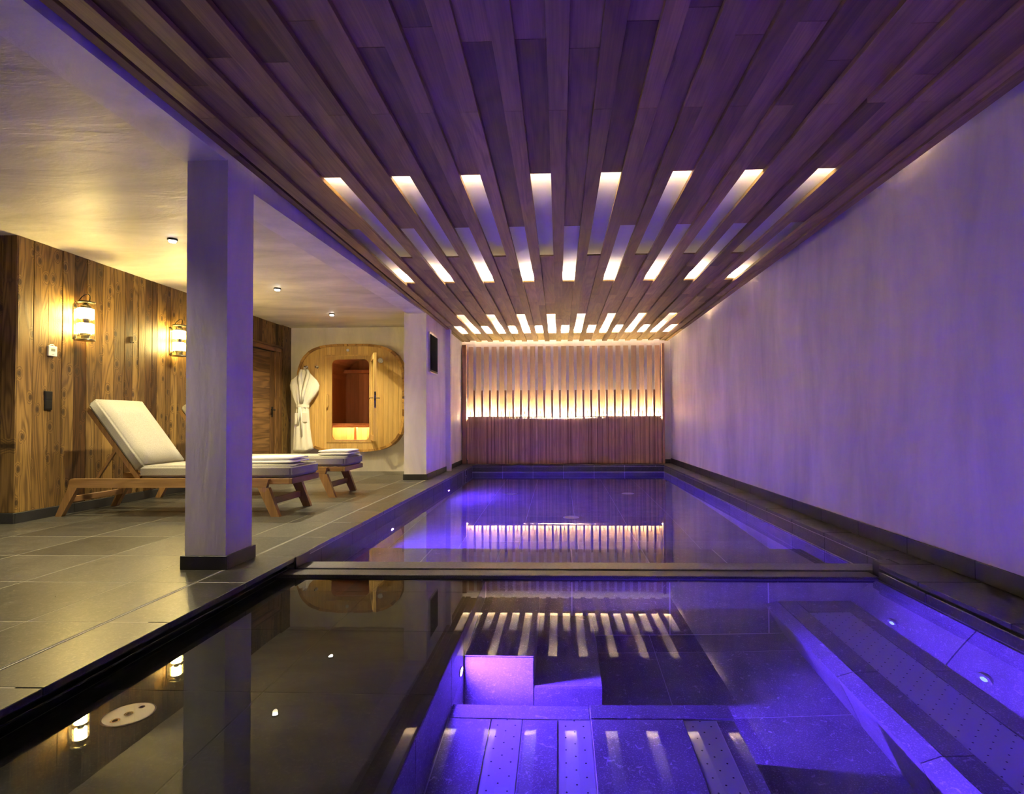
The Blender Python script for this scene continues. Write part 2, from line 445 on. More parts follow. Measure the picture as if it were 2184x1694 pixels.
# column with its skirting
colm = thing('column', 'square plastered column standing on a dark stone skirting at the pool edge', 'column', (-2.12, 3.45, 0))
hexa('shaft', [(-2.242, 3.312, 0), (-1.993, 3.312, 0), (-1.993, 3.597, 0), (-2.242, 3.597, 0),
               (-2.245, 3.312, 2.47), (-1.995, 3.312, 2.47), (-1.995, 3.60, 2.47), (-2.245, 3.60, 2.47)], 'plaster', colm, loc=(-2.12, 3.45, 1.2))
for (a, b_, c_, d_) in ((-2.262, -1.975, 3.296, 3.312), (-1.991, -1.975, 3.312, 3.612), (-2.262, -2.244, 3.312, 3.612), (-2.262, -1.975, 3.598, 3.614)):
    box('skirting', a, b_, c_, d_, 0, .082, 'skirt', colm, .002)

# ------------------------------------------------------------------ floor
floor = struct(multibox('floor', [(XF, -1.812, YN, YK+.1, -.25, -.0009), (-1.83, XL-.02, 3.80, YK, -.12, -.03), (-2.4, XL-.03, YK, YB, -.25, -.014), (2.09, XW, YN, YB, -.25, -.014), (XL, 2.1, 11.12, YB, -.25, -.014)], 'grout', loc=(-3, 3, -.1)))
XJ = [-5.55, -4.90, -4.256, -3.613, -2.97, -2.363, -2.008]
YJ = [1.83-.605*4+.605*i for i in range(19)]
J = .003
for i in range(len(XJ)-1):
    for k in range(len(YJ)-1):
        y0, y1 = YJ[k], min(YJ[k+1], YK)
        if y1 < .9: continue
        if XJ[i+1] < -4.8 and y0 > 4.7: continue
        x0 = max(XJ[i], XS) if y0 > 4.7 else XJ[i]
        if x0 >= XJ[i+1]-.02: continue
        box('tile', x0+J, XJ[i+1]-J, y0+J, y1-J, -.016, random.choice((0, -.0001, -.0002)), 'floor', floor, 0)
# slot along the floor beside the coping
slot = thing('drain_slot', 'long narrow dark drain slot running along the left pool coping', 'drain', (-2.0, 4, 0))
box('channel', -2.004, -1.990, .3, 3.29, -.014, -.004, 'black', slot)
box('edge_strip', -2.006, -2.003, .3, YP, -.014, .0012, 'barsteel', slot)
box('edge_strip', -1.992, -1.989, .3, YP, -.014, .0012, 'barsteel', slot)
# coping stones left
cop = thing('pool_coping', 'dark limestone coping slabs along the left pool edge', 'coping', (-1.85, 4, 0))
for k in range(len(YJ)-1):
    y0, y1 = YJ[k], YJ[k+1]
    if y1 < .5: continue
    box('slab', -1.987, XL, y0+J*.8, min(y1, 11.08)-J*.8, -.028, random.choice((0, -.0006, .0004)), 'coping', cop, .002)
y = YJ[-1]
while y < YB-.02:
    box('slab', -1.987, XL, y+J*.8, min(y+.605, YB)-J*.8, -.028, 0, 'coping', cop, .002); y += .605
# black overflow profile below the front left slabs
prof = thing('overflow_channel', 'black overflow channel under the coping left of the front basin', 'gutter', (-1.73, 2, -.1))
box('back_plate', -1.80, -1.775, -.6, 3.62, -.165, -.028, 'black', prof)
box('rail', -1.775, -1.740, -.6, 3.60, -.070, -.062, 'black', prof, .002)
# right coping, back part (narrow) and front part (wide slab)
copr = thing('pool_coping', 'narrow dark stone coping along the right wall beyond the crossbar', 'coping', (2.15, 7, 0))
box('slab', XR, XW-.012, 3.62+J, 3.85-J, -.03, 0, 'coping', copr, .0025)
y = 3.85
while y < YB-.03:
    box('slab', XR, XW-.012, y+J, min(y+.603, YB)-J, -.03, 0, 'coping', copr, .0025); y += .603
copf = thing('pool_coping', 'wide dark stone coping slab right of the crossbar in the foreground', 'coping', (2.1, 2, 0))
for y0, y1 in ((3.118, 3.495), (2.492, 3.118), (1.87, 2.492), (1.25, 1.87), (.62, 1.25), (0, .62)):
    box('slab', 1.93, XW-.012, y0+J, y1-J, -.026, 0, 'coping', copf, .003)
for y0, y1 in ((3.05, 3.49), (2.40, 3.05), (1.77, 2.40), (1.15, 1.77), (.5, 1.15), (-.1, .5)):
    box('lower_slab', 1.925, XW-.012, y0+J, y1-J, -.115, -.040, 'coping', copf, .004)
box('slab', 2.066, XW-.012, 3.498, 3.619, -.026, 0, 'coping', copf, .002)
box('recess', 1.95, XW-.012, -.1, 3.48, -.042, -.024, 'skirt', copf)
# end coping
cope = thing('pool_coping', 'dark stone coping strip below the slatted panel at the pool end', 'coping', (0, 11.3, 0))
x = XL
while x < XR-.02:
    box('slab', x+J, min(x+.6, XR)-J, 11.09, YB-.14, -.03, 0, 'coping', cope, .002); x += .6

# ------------------------------------------------------------------ skirtings
bl = struct(box('baseboard_left', XS, XS+.014, 4.79, YK, 0.0, .088, 'grout'))
y = 4.775
while y < YK:
    if not (8.2 < y < 9.35):
        box('skirting_stone', XS+.002, XS+.020, y+.001, min(y+.6, YK if y > 9.3 else 8.30)-.001, 0, .09, 'skirt', bl, .002)
    y += .6
box('skirting_stone', -5.4, XS+.020, 4.757, 4.774, 0, .09, 'skirt', bl, .002)
br = struct(box('baseboard_right', XW-.012, XW-.001, .2, YB, 0, .098, 'skirt'))
y = .76
while y < YB-.05:
    box('skirting_stone', XW-.018, XW-.004, y+.0015, min(y+.6, YB-.02)-.0015, 0.001, .104, 'skirt', br, .002); y += .6
bp = struct(box('baseboard_pier', -2.33, -1.975, YP-.010, YP+.02, 0, .08, 'skirt'))
box('skirting_stone', -2.335, -1.967, YP-.014, YP-.002, 0, .085, 'skirt', bp, .002)
y = YP
while y < YB-.15:
    box('skirting_stone', -1.985, -1.967, y+.001, min(y+.6, YB)-.001, 0, .085, 'skirt', bp, .002); y += .6
bb = struct(box('baseboard_back', -1.985, XW-.02, YB-.012, YB, 0, .085, 'skirt'))

# ------------------------------------------------------------------ pool basin
pool = thing('swimming_pool', 'stone lined pool with shallow ledge, benches and steps below the water', 'pool', (0, 5, -.5))
D1, D2 = -1.10, -1.20
def tiles(name, x0, x1, y0, y1, z0, z1, par, nx, ny, ox=0, oy=0, mat='wet', g=.011):
    xs = sorted(set([x0, x1]+[x for x in nx if x0+.03 < x < x1-.03])) ; ys = sorted(set([y0, y1]+[q for q in ny if y0+.03 < q < y1-.03]))
    for i in range(len(xs)-1):
        for k in range(len(ys)-1):
            box(name, xs[i]+g/2, xs[i+1]-g/2, ys[k]+g/2, ys[k+1]-g/2, z0, z1, mat, par, .002)
def tiles_x(name, X0, X1, ys, zs, par, mat='wet', g=.011):
    for i in range(len(ys)-1):
        for k in range(len(zs)-1):
            box(name, X0, X1, ys[i]+g/2, ys[i+1]-g/2, zs[k]+g/2, zs[k+1]-g/2, mat, par, .002)
def tiles_y(name, Y0, Y1, xs, zs, par, mat='wet', g=.011):
    for i in range(len(xs)-1):
        for k in range(len(zs)-1):
            box(name, xs[i]+g/2, xs[i+1]-g/2, Y0, Y1, zs[k]+g/2, zs[k+1]-g/2, mat, par, .002)
Y0F = -.6
# front basin floor
WE = 3.50                        # weir face
ZF, ZLG, XE = -1.04, -.17, -.460 # floor, ledge, ledge edge
fb = multibox('basin_floor', [(-.55, 2.0, Y0F, 3.6, ZF-.1, ZF-.003)], 'grout_wet', pool, loc=(.7, 2, ZF))
tiles('tile', XE-.02, 1.36, Y0F, WE, ZF-.014, ZF, fb, [.547], [3.29, 2.694, 2.09, 1.49, .89, .29], g=.004)
# shallow ledge
lg = multibox('ledge', [(-1.775, XE-.016, Y0F, 3.52, ZF, ZLG-.003)], 'grout_dark', pool, loc=(-1.1, 2, -.4))
tiles('tile', -1.774, XE, Y0F, WE, ZLG-.014, ZLG, lg, [-1.10], [3.27, 2.671, 2.07, 1.47, .87, .27], mat='ledge', g=.004)
tiles_x('tile', XE-.017, XE-.002, [Y0F, .0, .6, 1.2, 1.8, 2.4, 2.695, WE], [ZF, -.62, ZLG-.016], lg, g=.005)
# weir wall under the crossbar
wv = multibox('weir_wall', [(XL-.06, 2.0, WE+.003, 3.79, D2, -.172)], 'grout_wet', pool, loc=(0, 3.65, -.6))
tiles_y('tile', WE, WE+.016, [XE, .075, .675, 1.274, 1.93], [ZF, -.125], wv, g=.009)
tiles('tile', -1.774, 1.95, WE-.03, 3.60, -.165, -.12, wv, [-1.1, -.48, .125, .725, 1.325], [], mat='skirt')
tiles_y('tile', 3.788, 3.80, [XL, -1.1, -.5, .1, .7, 1.3, 2.04], [D2, -.6, -.175], wv)
# stair from the ledge down into the front basin
SF = 2.70
for n, (xa, xb, zt) in enumerate(((XE, -.126, -.472), (-.126, .20, -.765))):
    st = multibox('step', [(xa, xb-.006, SF+.012, WE, ZF, zt-.003)], 'grout_wet', pool, loc=((xa+xb)/2, 3.1, zt))
    box('tile', xa+.002, xb-.001, SF+.002, WE-.002, zt-.014, zt, 'wet', st, .002)
    box('tile', xa+.002, xb-.001, SF, SF+.013, ZF, zt-.016, 'wet', st, .002)
    box('tile', xb-.008, xb+.002, SF+.015, WE-.002, ZF, zt-.016, 'wet', st, .002)
# bubble bench with the perforated plates
PZ, BE = -.63, 2.42
bn = multibox('bubble_bench', [(XE, .70, Y0F, BE-.012, ZF, PZ-.003)], 'grout_wet', pool, loc=(.1, 1.5, PZ))
xs = [XE+.002, -.281, -.154, -.010, .122, .498, .628, .702]
for i in range(len(xs)-1):
    plate = i in (1, 3, 5)
    if plate:
        p = box('steel_plate', xs[i]+.002, xs[i+1]-.002, .6, BE-.097, PZ-.015, PZ-.0015, 'perf', bn, .001)
    else:
        z = PZ+(.012 if i == 4 else 0)
        for y0, y1 in ((.6, 1.40), (1.40, BE-.098)):
            box('tile', xs[i]+.002, xs[i+1]-.002, y0+.002, y1-.002, PZ-.016, z, 'wet', bn, .002)
for x0, x1, dz in ((XE+.002, .120, 0), (.124, .702, .012)):
    box('tile', x0, x1, BE-.095, BE, PZ-.016, PZ+dz, 'wet', bn, .002)
    box('tile', x0, x1, BE-.013, BE-.001, ZF, PZ-.018, 'wet', bn, .002)
box('tile', .688, .701, Y0F, BE-.015, ZF, PZ-.018, 'wet', bn, .002)
# right bench: sloping lip, flat seat with plate, leaning back rest
BZ = -.54
rb = prism('side_bench', [(1.365, ZF), (1.270, BZ-.058), (1.335, BZ-.018), (1.78, BZ-.013), (2.1, BZ-.013), (2.1, ZF)], 'Y', Y0F, WE, 'grout_wet', pool, loc=(1.6, 2, -.8))
yj = [Y0F, .3, .9, 1.45, 2.02, 2.61, WE]
for k in range(len(yj)-1):
    a, b_ = yj[k]+.003, yj[k+1]-.003
    hexa('lip_tile', [(1.266, a, BZ-.062), (1.325, a, BZ-.014), (1.325, b_, BZ-.014), (1.266, b_, BZ-.062), (1.247, a, BZ-.047), (1.323, a, BZ), (1.323, b_, BZ), (1.247, b_, BZ-.047)], 'wet', rb, loc=(1.29, (a+b_)/2, BZ-.03))
    hexa('face_tile', [(1.355, a, ZF), (1.37, a, ZF), (1.37, b_, ZF), (1.355, b_, ZF), (1.249, a, BZ-.052), (1.28, a, BZ-.052), (1.28, b_, BZ-.052), (1.249, b_, BZ-.052)], 'wet', rb, loc=(1.31, (a+b_)/2, -.8))
    box('tile', 1.327, 1.434, a, b_, BZ-.016, BZ-.002, 'wet', rb, .002)
    box('tile', 1.669, 1.762, a, b_, BZ-.016, BZ-.002, 'wet', rb, .002)
box('tile', 1.436, 1.668, 3.325, WE-.003, BZ-.016, BZ-.002, 'wet', rb, .002)
box('steel_plate', 1.436, 1.667, .3, 3.32, BZ-.018, BZ-.008, 'perf', rb, .001)
bk = hexa('back_rest', [(1.783, Y0F, BZ-.015), (2.2, Y0F, BZ-.015), (2.2, WE, BZ-.015), (1.783, WE, BZ-.015), (1.921, Y0F, -.098), (2.2, Y0F, -.098), (2.2, WE, -.098), (1.921, WE, -.098)], 'grout_wet', pool, loc=(2, 2, -.4))
yj = [Y0F, .2, .75, 1.35, 2.0, 2.66, WE]
for k in range(len(yj)-1):
    a, b_ = yj[k]+.004, yj[k+1]-.004
    hexa('back_tile', [(1.764, a, BZ-.002), (1.79, a, BZ-.002), (1.79, b_, BZ-.002), (1.764, b_, BZ-.002), (1.904, a, -.10), (1.94, a, -.10), (1.94, b_, -.10), (1.904, b_, -.10)], 'wet', bk, loc=(1.85, (a+b_)/2, -.3))
# back basin
bf = multibox('basin_floor', [(XL-.05, XR+.05, 3.79, 11.15, D2-.1, D2-.003)], 'grout_wet', pool, loc=(0, 7.5, D2))
tiles('tile', XL, XR, 3.80, 11.1, D2-.014, D2, bf, [-1.01, -.41, .19, .79, 1.39], [4.88, 5.9, 7.15, 8.36, 9.56, 10.7], g=.005)
bwl = multibox('basin_wall', [(XL-.06, XL-.003, 3.79, 11.1, D2, -.028)], 'grout_wet', pool, loc=(XL, 7.5, -.6))
yy = [3.80, 4.02]+[4.02+.605*i for i in range(1, 12)]+[11.09]
tiles_x('tile', XL-.016, XL, yy, [D2, -.6, -.145], bwl)
tiles_x('rim_stone', XL-.016, XL, yy, [-.145, -.030], bwl, 'skirt', .003)
bwr = multibox('basin_wall', [(XR+.003, XR+.04, 3.62, 11.1, D2, -.03)], 'grout_wet', pool, loc=(XR, 7.5, -.6))
tiles_x('tile', XR, XR+.016, [3.62]+[3.84+.603*i for i in range(12)]+[11.09], [D2, -.6, -.130], bwr)
tiles_x('rim_stone', XR-.001, XR+.016, [3.62]+[3.84+.603*i for i in range(12)]+[11.09], [-.130, -.032], bwr, 'coping', .003)
bwe = multibox('basin_wall', [(XL-.03, XR+.03, 11.093, 11.15, D2, -.03)], 'grout_wet', pool, loc=(0, 11.1, -.6))
tiles_y('tile', 11.09, 11.107, [XL, -1.115, -.515, .085, .685, 1.285, XR], [D2, -.6, -.130], bwe)
tiles_y('rim_stone', 11.089, 11.107, [XL, -1.115, -.515, .085, .685, 1.285, XR], [-.130, -.032], bwe, 'coping', .003)
sb = multibox('bench', [(XL, XR, 3.80, 4.865, D2, -.503)], 'grout_wet', pool, loc=(0, 4.4, -.5))
tiles('tile', XL, XR, 3.80, 4.88, -.514, -.50, sb, [-1.1, -.5, .1, .7, 1.3], [])
tiles_y('tile', 4.866, 4.88, [XL, -1.1, -.5, .1, .7, 1.3, XR], [D2, -.516], sb)
# front basin near end
box('basin_wall', XL-.06, 2.0, Y0F-.1, Y0F, ZF, 0, 'wet', pool)

# crossbar
cb_ = thing('crossbar', 'twin metal crossbar at water level dividing the front basin from the long pool', 'bar', (.1, 3.85, -.13))
box('smooth_bar', -1.77, 2.045, 3.622, 3.785, -.170, -.069, 'barsteel', cb_, .003)
box('rough_bar', -1.77, 1.923, 3.475, 3.598, -.118, -.073, 'barrough', cb_, .003)
box('groove', -1.77, 1.96, 3.598, 3.622, -.118, -.095, 'black', cb_)
box('end_bracket', -1.713, -1.700, 3.60, 3.80, -.13, .004, 'black', cb_, .003)
box('end_bracket', 1.96, 2.06, 3.50, 3.615, -.12, -.002, 'black', cb_, .003)

# water surface
wt = mesh('water', [(-1.775, Y0F, WF), (1.925, Y0F, WF), (1.925, 3.48, WF), (-1.775, 3.48, WF)], [(0, 1, 2, 3)], 'water', loc=(0, 2, WF), recalc=False)
tag(wt, 'still water of the front basin mirroring the slatted ceiling, before the crossbar', 'water', kind='stuff')
wt = mesh('water', [(XL, 3.78, WZ), (2.049, 3.78, WZ), (2.049, 11.089, WZ), (XL, 11.089, WZ)], [(0, 1, 2, 3)], 'water_calm', loc=(0, 7, WZ), recalc=False)
tag(wt, 'still violet water of the long pool beyond the crossbar', 'water', kind='stuff')

# drains, disc, jets, lamps
def drain(x, y, label):
    t = thing('floor_drain', label, 'drain', (x, y, D2))
    lathe('rim', [(.10, .0), (.10, .012), (.085, .016), (.08, .010)], 'Z', (x, y, D2), 'steel', t, 24)
    multibox('grate', [(x-.075+i*.022, x-.066+i*.022, y-.06, y+.06, D2+.004, D2+.012) for i in range(7)], 'steel', t, loc=(x, y, D2))
drain(.147, 7.10, 'round steel floor drain in the middle of the long pool')
drain(-.77, 9.0, 'round floor drain at the far end of the pool, left of the pair')
drain(1.093, 9.04, 'round floor drain at the far end of the pool, right of the pair')
t = thing('inlet_disc', 'polished steel disc with three holes on the shallow ledge', 'inlet', (-1.478, 1.90, ZLG))
lathe('plate', [(.079, .0), (.079, .006), (.074, .008)], 'Z', (-1.478, 1.90, ZLG), 'steel', t, 36)
for q, (dx_, dy_, r_) in enumerate(((0, 0, .014), (.012, .045, .010), (-.012, -.045, .015))):
    lathe('hole', [(r_, .0075), (r_, .011), (r_*.6, .011), (r_*.6, .0085)], 'Z', (-1.478+dx_, 1.90+dy_, ZLG), 'chrome', t, 16)
    lathe('hole_core', [(r_*.4, .0082), (r_*.55, .0095)], 'Z', (-1.478+dx_, 1.90+dy_, ZLG), 'black', t, 12)
for (y, z, lab) in ((3.10, -.485, 'round jet nozzle in the right back rest, farther from the viewer'), (2.46, -.455, 'round jet nozzle in the right back rest, nearer the viewer')):
    xx = 1.764+(z+.542)/.442*.140
    t = thing('jet_nozzle', lab, 'nozzle', (xx, y, z))
    lathe('collar', [(.048, .01), (.048, -.004), (.036, -.008), (.03, .0)], 'X', (xx, y, z), 'wet', t, 24)
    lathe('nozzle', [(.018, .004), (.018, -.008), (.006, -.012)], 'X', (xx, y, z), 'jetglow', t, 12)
def pool_lamp(x, y, z, label, r=.030, m='blue'):
    t = thing('pool_lamp', label, 'lamp', (x, y, z))
    lathe('bezel', [(r*1.3, 0), (r*1.3, .006), (r*1.02, .006), (r*1.02, .001)], 'X', (x, y, z), 'steel', t, 20)
    lathe('lens', [(r, .001), (r, .0045)], 'X', (x, y, z), m, t, 16)
pool_lamp(XE-.002, 2.62, -.555, 'bright blue underwater lamp beside the steps in the front basin')
pool_lamp(XE-.002, .95, -.555, 'blue underwater lamp low in the front basin near the viewer', m='blue_low')
pool_lamp(XL, 5.735, -.58, 'blue underwater lamp in the left pool wall, nearer of the two')
pool_lamp(XL, 8.69, -.56, 'blue underwater lamp in the left pool wall, farther of the two')
t = thing('wall_inlet', 'slim upright steel inlet in the left pool wall near the far end', 'inlet', (XL, 10.32, -.08))
box('frame', XL-.004, XL+.006, 10.26, 10.38, -.13, -.02, 'steel', t, .002)
box('opening', XL+.004, XL+.008, 10.285, 10.355, -.12, -.03, 'screen', t, .001)
t = thing('wall_inlet', 'thin bright upright trim in the left pool wall at the far end', 'inlet', (XL, 10.05, -.08))
box('frame', XL-.004, XL+.005, 9.99, 10.01, -.18, -.03, 'steel', t, .001)

# ------------------------------------------------------------------ slatted ceiling raft
raft = thing('slatted_ceiling', 'suspended ceiling of long cedar slats over the pool', 'ceiling', (.1, 5, 2.5))
ZL, ZU = 2.485, 2.513
YS, YE = -1.3, 11.38
def seg(y0, y1, joints): 
    pts = [y0]+[j for j in joints if y0+.05 < j < y1-.05]+[y1]
    return list(zip(pts[:-1], pts[1:]))
for k in range(-8, 10):
    xc = .0035+.231*k
    js = [.6, 2.88, 5.0+random.choice((.65, .9, 1.9)), 7.2+random.choice((0, .15, .6)), 9.2+random.choice((0, -.3, .2))]
    for y0, y1 in seg(YS, YE, js):
        box('slat', xc-.048, xc+.048, y0+.0008, y1-.0008, ZL, ZU-.0005, 'slat', raft, .001)
for k in range(-8, 9):
    xc = .0035+.231*(k+.5)
    odd = (k % 2 == 0)          # row 1 columns centred on -.112+.462 j
    gaps = [(3.69, 5.56), (8.60, 10.55)] if not odd else [(4.70, 6.60), (9.64, 10.55)]
    if abs(((xc+.112)/.462)-round((xc+.112)/.462)) < .1: gaps = [(3.69, 5.56), (8.60, 10.55)]
    else: gaps = [(4.70, 6.60), (9.64, 10.55)]
    if not (-1.75 < xc < 2.0): gaps = []
    cur = YS
    for g0, g1 in gaps+[(YE, YE)]:
        for y0, y1 in seg(cur, g0, [1.4, 2.2+random.random()*.5, 7.4+random.random()*.5]):
            box('recessed_slat', xc-.090, xc+.090, y0+.0008, y1-.0008, ZU, ZU+.015, 'slat', raft, .001)
        cur = g1
# edge boards
for x0, x1, zz in ((-1.965, -1.915, ZL), (2.135, 2.20, ZL-.012)):
    for y0, y1 in seg(YS, YE, [1.0, 3.3, 5.6, 8.0, 9.9]):
        box('edge_slat', x0, x1, y0+.0008, y1-.0008, zz, ZU+.02, 'slat', raft, .001)
box('recessed_slat', -1.915, -1.85, YS, YE, ZU, ZU+.015, 'slat', raft, .001)
box('recessed_slat', 2.07, 2.137, YS, YE, ZU, ZU+.015, 'slat', raft, .001)
for x0 in (-1.965, 2.188):  # hidden boards added to cut strip light leaking past the raft sides
    for y0, y1 in seg(YS, YE, [1.0, 3.3, 5.6, 8.0, 9.9]):
        box('light_baffle', x0, x0+.012, y0+.0008, y1-.0008, ZU+.021, 2.598, 'slat', raft, .001)
# light strips lying on the raft
for y, d, lab in ((3.62, 1, 'warm light strip above the slats lighting the nearest slots'), (6.70, -1, 'warm light strip above the slats lighting the second row of slots'),
                  (8.50, 1, 'warm light strip above the slats at the near end of the third row of slots'),
                  (10.80, -1, 'warm light strip above the slats lighting the slots nearest the end wall')):
    t = thing('light_strip', lab, 'light', (.1, y, 2.55))
    box('diffuser', -1.83, 2.05, y-.008, y+.008, 2.546, 2.558, 'led_far' if y > 8 else 'led', t)
    multibox('profile', [(-1.84, 2.06, y-.014, y+.014, 2.540, 2.546), (-1.84, 2.06, y-.014, y-.009, 2.546, 2.5586), (-1.84, 2.06, y+.009, y+.014, 2.546, 2.5586)], 'steel', t, loc=(.1, y, 2.55))
t = thing('light_strip', 'warm light strip along the far edge of the slatted ceiling, above the end panel', 'light', (.1, 11.37, 2.53))
box('diffuser', -1.90, 2.14, 11.362, 11.374, 2.527, 2.540, 'led_end', t)
box('profile', -1.90, 2.14, 11.350, 11.361, 2.527, 2.545, 'steel', t)

# ------------------------------------------------------------------ slatted end panel
pn = thing('slatted_panel', 'cedar slatted wall panel with a glowing light band at the pool end', 'panel', (.1, 11.45, 0))
P0, PW = -1.718, .1583          # first tall fin, pitch
zlow, ztall, zshort, ztop = .966, 1.497, 1.072, 2.40
for i in range(-1, 24):
    xa = P0+PW*i+.019; xb = P0+PW*(i+1)-.019
    box('tall_board', xa+.010, xb-.010, 11.478, 11.494, .80, ztop, 'board', pn, .0015)
xlast = P0+PW*23
for i in range(24):
    xc = P0+PW*i
    box('fin', xc-.019, xc+.019, 11.395, 11.425, .004, ztall, 'fin', pn, .0015)
for i in range(-1, 24):
    xa = P0+PW*i+.0195; xb = P0+PW*(i+1)-.0195; xm = (xa+xb)/2
    box('short_fin', xm-.0065, xm+.0065, 11.392, 11.425, .004, zshort, 'fin', pn, .001)
    for a, b_ in ((xa, xm-.0075), (xm+.0075, xb)):
        m_ = a+(b_-a)*random.uniform(.35, .65)
        box('low_slat', a+.0008, m_-.0008, 11.400, 11.425, .004, zlow, 'fin', pn, .001)
        box('low_slat', m_+.0008, b_-.0008, 11.403, 11.425, .004, zlow, 'fin', pn, .001)
for x0, x1 in ((-1.966, -1.884), (2.082, 2.130)):
    box('side_post', x0, x1, 11.39, YB-.002, .004, 2.43, 'fin', pn, .002)
box('low_rail', -1.88, 2.08, 11.427, 11.44, .10, .90, 'fin', pn)
t = thing('light_strip', 'warm light strip behind the low slats of the end panel', 'light', (.1, 11.44, .93))
box('diffuser', -1.87, 2.07, 11.430, 11.465, .925, .935, 'led2', t)
box('profile', -1.87, 2.07, 11.430, 11.465, .913, .925, 'steel', t)

# television on the pier
t = thing('television', 'flat black screen hanging on the pier beside the pool', 'television', (-1.98, 8.77, 1.94))
box('housing', -1.985, -1.958, 8.50, 9.04, 1.63, 2.25, 'steel', t, .004)
box('screen', -1.960, -1.955, 8.515, 9.025, 1.665, 2.215, 'screen', t, .002)
box('lower_bezel', -1.960, -1.954, 8.515, 9.025, 1.64, 1.662, 'black', t, .001)

# ------------------------------------------------------------------ plank wall on the left
wp = struct(box('wall_left_planked', XS-.25, XS-.022, 4.80, YK+.2, 0, ZC+.05, 'black'))
y = 4.79
while y < YK-.02:
    wd = random.choice((.085, .10, .115, .13, .15, .165)); y1 = min(y+wd, YK)
    th = random.choice((0, .004, .007, .002))
    if y1 > 9.50 and y < 9.50: y1 = 9.50
    if y >= 9.50: y1 = YK; th = .035
    if y1 > 8.22 and y < 9.48:
        y0, ztop_ = y, ZC
        box('plank', XS-.022, XS-.001+th, y+.001, y1-.001, 2.17, ZC, 'oldwood', wp, .003)
    else:
        box('plank', XS-.022, XS-.001+th, y+.001, y1-.001, .09, ZC, 'oldwood', wp, .003)
    y = y1
wq = struct(box('wall_left_return', XF, XS-.03, 4.802, 5.0, 0, ZC+.05, 'black'))
x = XS
while x > XF:
    wd = random.choice((.13, .15, .165)); x0 = max(x-wd, XF)
    box('plank', x0+.001, x-.001, 4.78, 4.80-.0, .09, ZC, 'oldwood', wq, .003); x = x0
# door in the plank wall
dr = struct(box('door_1', XS-.03, XS-.012, 8.28, 9.32, .01, 2.05, 'black'))
z = .015
while z < 2.03:
    h_ = min(random.choice((.13, .15, .17)), 2.04-z)
    box('door_board', XS-.020, XS-.004, 8.40, 9.14, z+.001, z+h_-.001, 'doorwood', dr, .003); z += h_
box('stile', XS-.020, XS+.004, 9.14, 9.27, .01, 2.045, 'doorwood_v', dr, .003)
box('stile', XS-.020, XS+.004, 8.30, 8.40, .01, 2.045, 'doorwood_v', dr, .003)
tr = struct(box('trim_3', XS-.02, XS+.020, 9.28, 9.40, .01, 2.06, 'doorwood_v', None, .004))
box('rail', XS-.02, XS+.026, 8.20, 9.47, 2.062, 2.13, 'doorwood', tr, .005)
box('cornice', XS-.02, XS+.045, 8.18, 9.49, 2.131, 2.165, 'doorwood', tr, .006)
box('jamb', XS-.02, XS+.030, 9.40, 9.48, .01, 2.06, 'doorwood_v', tr, .004)
box('jamb', XS-.02, XS+.030, 8.20, 8.28, .01, 2.06, 'doorwood_v', tr, .004)
dh = box('door_handle', XS+.003, XS+.014, 9.175, 9.215, .96, 1.13, 'black', dr, .003)
tube('lever', [(XS+.01, 9.195, 1.075), (XS+.06, 9.195, 1.075), (XS+.062, 9.18, 1.075), (XS+.062, 9.07, 1.075)], .011, 'black', dr)

# wall sconces
def sconce(y, label):
    x = XS+.115; z0, z1 = 1.685, 2.075; c = (x, y, z0)
    t = thing('wall_lantern', label, 'lantern', (x, y, z0), 'pair of ribbed glass wall lanterns')
    lathe('base_disc', [(.078, 0), (.080, .006), (.078, .014), (.06, .018)], 'Z', c, 'brass', t, 28)
    lathe('top_disc', [(.06, .368), (.078, .372), (.080, .380), (.074, .388)], 'Z', c, 'brass', t, 28)
    lathe('glass_tube', [(.066, .016), (.066, .370)], 'Z', c, 'clear', t, 28, caps=False)
    lathe('ribbed_shade', [(.050+.0015*(k % 2), .075+k*.0095) for k in range(11)], 'Z', c, 'lampglow', t, 24)
    lathe('ribbed_shade', [(.050+.0015*(k % 2), .222+k*.0095) for k in range(11)], 'Z', c, 'lampglow', t, 24)
    lathe('socket', [(.034, .018), (.034, .05), (.045, .06), (.045, .072)], 'Z', c, 'brass', t, 20)
    lathe('spacer', [(.030, .172), (.030, .220)], 'Z', c, 'chrome', t, 16)
    lathe('cap', [(.045, .320), (.045, .335), (.02, .366)], 'Z', c, 'brass', t, 20)
    for a in (.6, 2.5, 3.8, 5.6):
        px, py = x+.071*math.cos(a), y+.071*math.sin(a)
        tube('guard_rod', [(px, py, z0+.01), (px, py, z0+.375)], .0022, 'brass', t, 6)
    pts = [(x-.02+.045*math.sin(a)*1.0, y+.055*math.cos(a), z0+.385+.075*math.sin(a)) for a in [PI*k/10 for k in range(11)]]
    tube('cable_loop', pts, .0045, 'black', t, 6)
    box('bracket', XS+.002, x-.07, y-.012, y+.012, z0+.05, z0+.07, 'chrome', t, .003)
    box('bracket', XS+.002, x-.07, y-.012, y+.012, z0+.31, z0+.33, 'chrome', t, .003)
    box('wall_plate', XS+.002, XS+.016, y-.022, y+.022, z0+.02, z0+.36, 'brass', t, .003)
sconce(5.37, 'glowing ribbed glass wall lantern nearer the thermostat')
sconce(6.74, 'glowing ribbed glass wall lantern next to the column edge')
t = thing('thermostat', 'white square thermostat with a small grey display on the plank wall', 'thermostat', (XS+.01, 5.12, 1.55))
box('body', XS+.003, XS+.024, 5.075, 5.165, 1.505, 1.60, 'white', t, .004)
box('display', XS+.0235, XS+.0255, 5.10, 5.14, 1.55, 1.575, 'grey', t)
box('logo_strip', XS+.0235, XS+.025, 5.11, 5.13, 1.518, 1.521, 'black', t)
